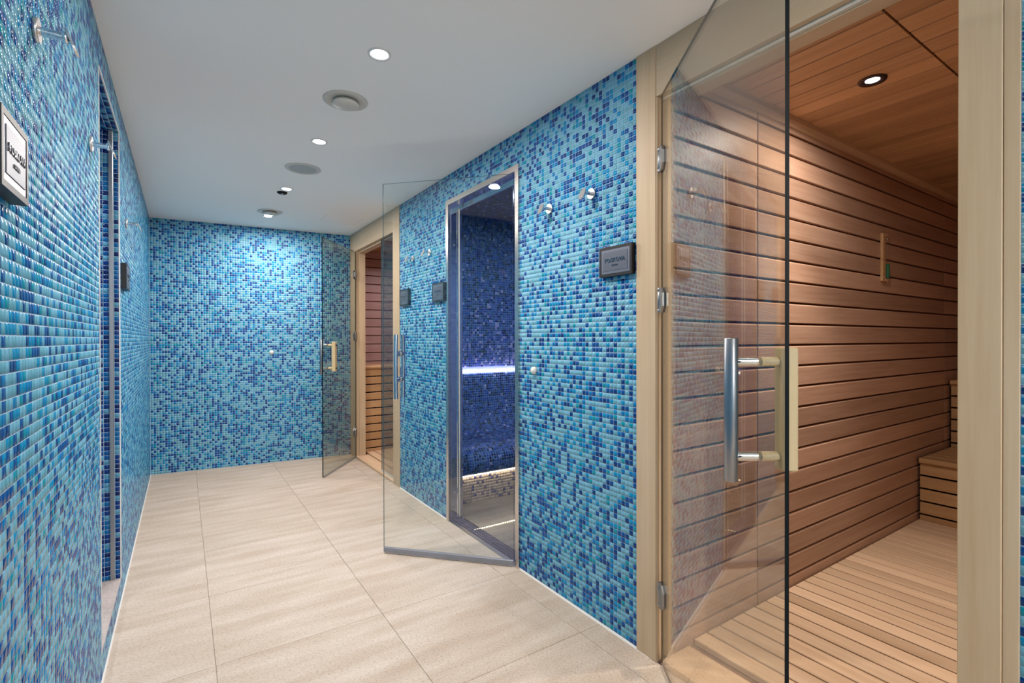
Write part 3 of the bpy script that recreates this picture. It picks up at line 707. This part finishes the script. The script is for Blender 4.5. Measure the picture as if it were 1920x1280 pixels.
# ------------------------------------------------------------------ fittings
def downlight(x, y, z, label, group, r=.044, lens='lens', ring='white'):
    lr = .72 if ring == 'white' else .5
    t = thing('downlight', label, 'light', (x, y, z), group=group)
    MB().lathe([(r*lr, -.0010), (r*(lr+.1), -.004), (r*.97, -.006), (r, -.003), (r, -.0002)], 32).build('trim_ring', ring, t)
    MB().lathe([(r*(lr+.02), -.0012), (r*.4, -.0035), (0.0, -.0042)], 28).build('lens', lens, t)
    return t
LB = ['nearest ceiling downlight, beyond it the white round air valve', 'second ceiling downlight, just before the round speaker', 'third ceiling downlight, beside the small dark ceiling sensor', 'farthest ceiling downlight, close to the back mosaic wall']
for y, lb in zip(LIGHT_Y, LB): downlight(.645, y, H, lb, 'corridor ceiling downlights')
downlight(.645, .87, H, 'ceiling downlight above the viewer, out of the picture', 'corridor ceiling downlights')
downlight(2.365, .879, SZ, 'single recessed downlight in the near sauna ceiling', None, r=.050, lens='lens_warm', ring='dark_ring')
downlight(2.30, 4.95, SZ, 'downlight in the far sauna ceiling', None, r=.050, lens='lens_warm', ring='dark_ring')
def vent(y, label):
    t = thing('air_valve', label, 'air vent', (.638, y, H), group='round white ceiling air valves')
    MB().lathe([(.100, 0), (.100, -.004), (.092, -.008), (.078, -.006), (.068, -.0015)], 40).build('flange', 'offwhite', t)
    MB().lathe([(.069, -.0014), (.0, -.0014)], 32).build('opening', 'darkhole', t)
    MB().lathe([(.0, -.004), (.050, -.006), (.059, -.014), (.060, -.022), (.055, -.025), (0, -.026)], 36).build('valve_disc', 'offwhite', t)
vent(2.36, 'nearest round white air valve with a raised centre disc'); vent(4.77, 'far round white air valve near the last downlight')
t = thing('ceiling_speaker', 'round flush ceiling speaker with grey mesh, second white-rimmed disc', 'speaker', (.658, 3.45, H))
MB().lathe([(.110, 0), (.110, -.003), (.104, -.006), (.086, -.006), (.084, -.002)], 40).build('rim', 'offwhite', t)
MB().lathe([(.085, -.003), (.05, -.005), (0, -.0055)], 36).build('mesh_grille', 'mesh', t)
t = thing('ceiling_sensor', 'small dark round ceiling sensor beside the third downlight', 'sensor', (.632, 4.09, H))
MB().lathe([(.036, 0), (.036, -.006), (.028, -.012), (.0, -.014)], 28).build('housing', 'darkhole', t)
MB().lathe([(.012, -.013), (.010, -.020), (0, -.021)], 16).build('sensor_head', 'steel', t)

# robe hooks; local +X points out of the wall
def make_hook():
    t = thing('robe_hook', 'hook', 'hook')
    MB().cyl((0, 0, 0), (.008, 0, 0), .0245, 28, b=.0015).build('flange', 'satin', t)
    MB().cyl((.008, 0, 0), (.05, 0, 0), .0085, 18).cyl((.043, 0, 0), (.052, 0, 0), .0115, 18, b=.001).build('stem', 'chrome', t)
    # flat tongue leaning out and down
    b_ = MB(); n = 10; w_ = .016; L_ = .056; pts = []
    for k in range(n+1): an = PI*k/n; pts.append((w_*math.cos(an), L_/2-w_+w_*math.sin(an)))
    for k in range(n+1): an = PI+PI*k/n; pts.append((w_*math.cos(an), -L_/2+w_+w_*math.sin(an)))
    b_.prism(pts, 0, -.002, .002)     # (y,z) profile extruded along x
    b_.xform(Matrix.Translation((.057, 0, -.008)) @ Matrix.Rotation(-.38, 4, 'Y'))
    b_.build('hook_tongue', 'satin', t)
    return t
hk = make_hook(); first = True
HOOKS = [(XL, 1.372, 1.862, 'l', 'chrome robe hook on the left wall above the near sign'), (XL, 2.085, 1.866, 'l', 'chrome robe hook on the left wall beside the shower opening'),
         (XL, 3.30, 1.848, 'l', 'chrome robe hook on the left wall beyond the shower opening'),
         (XR, 1.625, 1.874, 'r', 'chrome robe hook on the right wall nearest the near sauna'), (XR, 1.925, 1.874, 'r', 'chrome robe hook on the right wall next to the steam door frame'),
         (XR, 3.345, 1.868, 'r', 'chrome robe hook seen through the steam door, above the middle sign'), (XR, 3.66, 1.868, 'r', 'chrome robe hook seen through the steam door, nearer the far sauna')]
for x, y, z, s_, lb in HOOKS:
    o = hk if first else copy_tree(hk); first = False
    o.location = (x+(.001 if s_ == 'l' else -.001), y, z); o.rotation_euler = (0, 0, 0 if s_ == 'l' else PI); tag(o, lb, 'hook', 'chrome wall robe hooks')

# signs; local +X out of the wall, local Y across, Z up, origin centre
def text_mesh(s_, size, depth, parent, name, y, z, flip):
    cu = bpy.data.curves.new('t', 'FONT'); cu.body = s_; cu.size = size; cu.extrude = depth; cu.align_x = 'CENTER'; cu.align_y = 'CENTER'; cu.resolution_u = 3
    cu.space_character = 1.08
    tmp = bpy.data.objects.new('t', cu); COL.objects.link(tmp); bpy.context.view_layer.update()
    dg = bpy.context.evaluated_depsgraph_get(); me = bpy.data.meshes.new_from_object(tmp.evaluated_get(dg)); bpy.data.objects.remove(tmp)
    me.materials.clear(); me.materials.append(M['letters'])
    o = bpy.data.objects.new(name, me); COL.objects.link(o); o.parent = parent
    # text plane: X -> local +Y, Y -> local Z, normal -> local +X
    o.matrix_local = Matrix.Translation((.0235, y, z)) @ Matrix(((0, 0, 1, 0), (1, 0, 0, 0), (0, 1, 0, 0), (0, 0, 0, 1)))
    return o
def sign(x, y, z, side, label, w_=.183, h=.124, txt=('FOSKOVA', 'SAUNA')):
    t = thing('wall_sign', label, 'sign', (x+(.0015 if side == 'l' else -.0015), y, z), (0, 0, 0 if side == 'l' else PI), group='black framed metal wall signs')
    D = .022; f = .011
    b_ = MB().box(0, D, -w_/2, w_/2, h/2-f, h/2).box(0, D, -w_/2, w_/2, -h/2, -h/2+f).box(0, D, -w_/2, -w_/2+f, -h/2+f, h/2-f).box(0, D, w_/2-f, w_/2, -h/2+f, h/2-f).box(0, .012, -w_/2+f, w_/2-f, -h/2+f, h/2-f)
    b_.build('frame', 'black', t)
    MB().box(.012, .021, -w_/2+f, w_/2-f, -h/2+f, h/2-f, b=.001).build('rim', 'plaque_rim', t)
    pl = MB().box(.0205, .0225, -w_/2+f+.012, w_/2-f-.012, -h/2+f+.012, h/2-f-.012, b=.0006).build('plaque', 'plaque', t)
    text_mesh(txt[0], .024*w_/.183, .0010, t, 'lettering', 0, .004, False)
    text_mesh(txt[1], .010, .0006, t, 'lettering', 0, -.017, False)
sign(XL, 1.122, 1.530, 'l', 'black framed metal sign close to the viewer on the left wall', w_=.155, h=.122)
sign(XL, 3.125, 1.546, 'l', 'small black framed sign on the left wall past the shower opening')
sign(XR, 1.465, 1.557, 'r', 'black framed sign with raised letters beside the near sauna')
sign(XR, 3.168, 1.564, 'r', 'black framed sign next to the steel steam door frame', h=.13)
sign(XR, 3.80, 1.572, 'r', 'black framed sign against the far sauna frame', h=.13)

# rubber door stops
def bumper(loc, ang, label):
    t = thing('wall_bumper', label, 'door stop', loc, (0, 0, ang))
    MB().lathe([(.017, 0), (.019, .004), (.0185, .012), (.013, .018), (0, .020)], 24, Matrix.Rotation(PI/2, 4, 'Y')).build('rubber_cap', 'rubber', t)
    MB().cyl((0, 0, 0), (.003, 0, 0), .0205, 24).build('base_ring', 'chrome', t)
bumper((XR-.0015, 2.053, 1.075), PI, 'round white door bumper on the right wall between steam door and near sauna')
bumper((.743, yback(.743)-.0015, 1.108), -PI/2+math.atan2(dy, dx), 'small round white door bumper on the back wall')
bpy.context.view_layer.update()
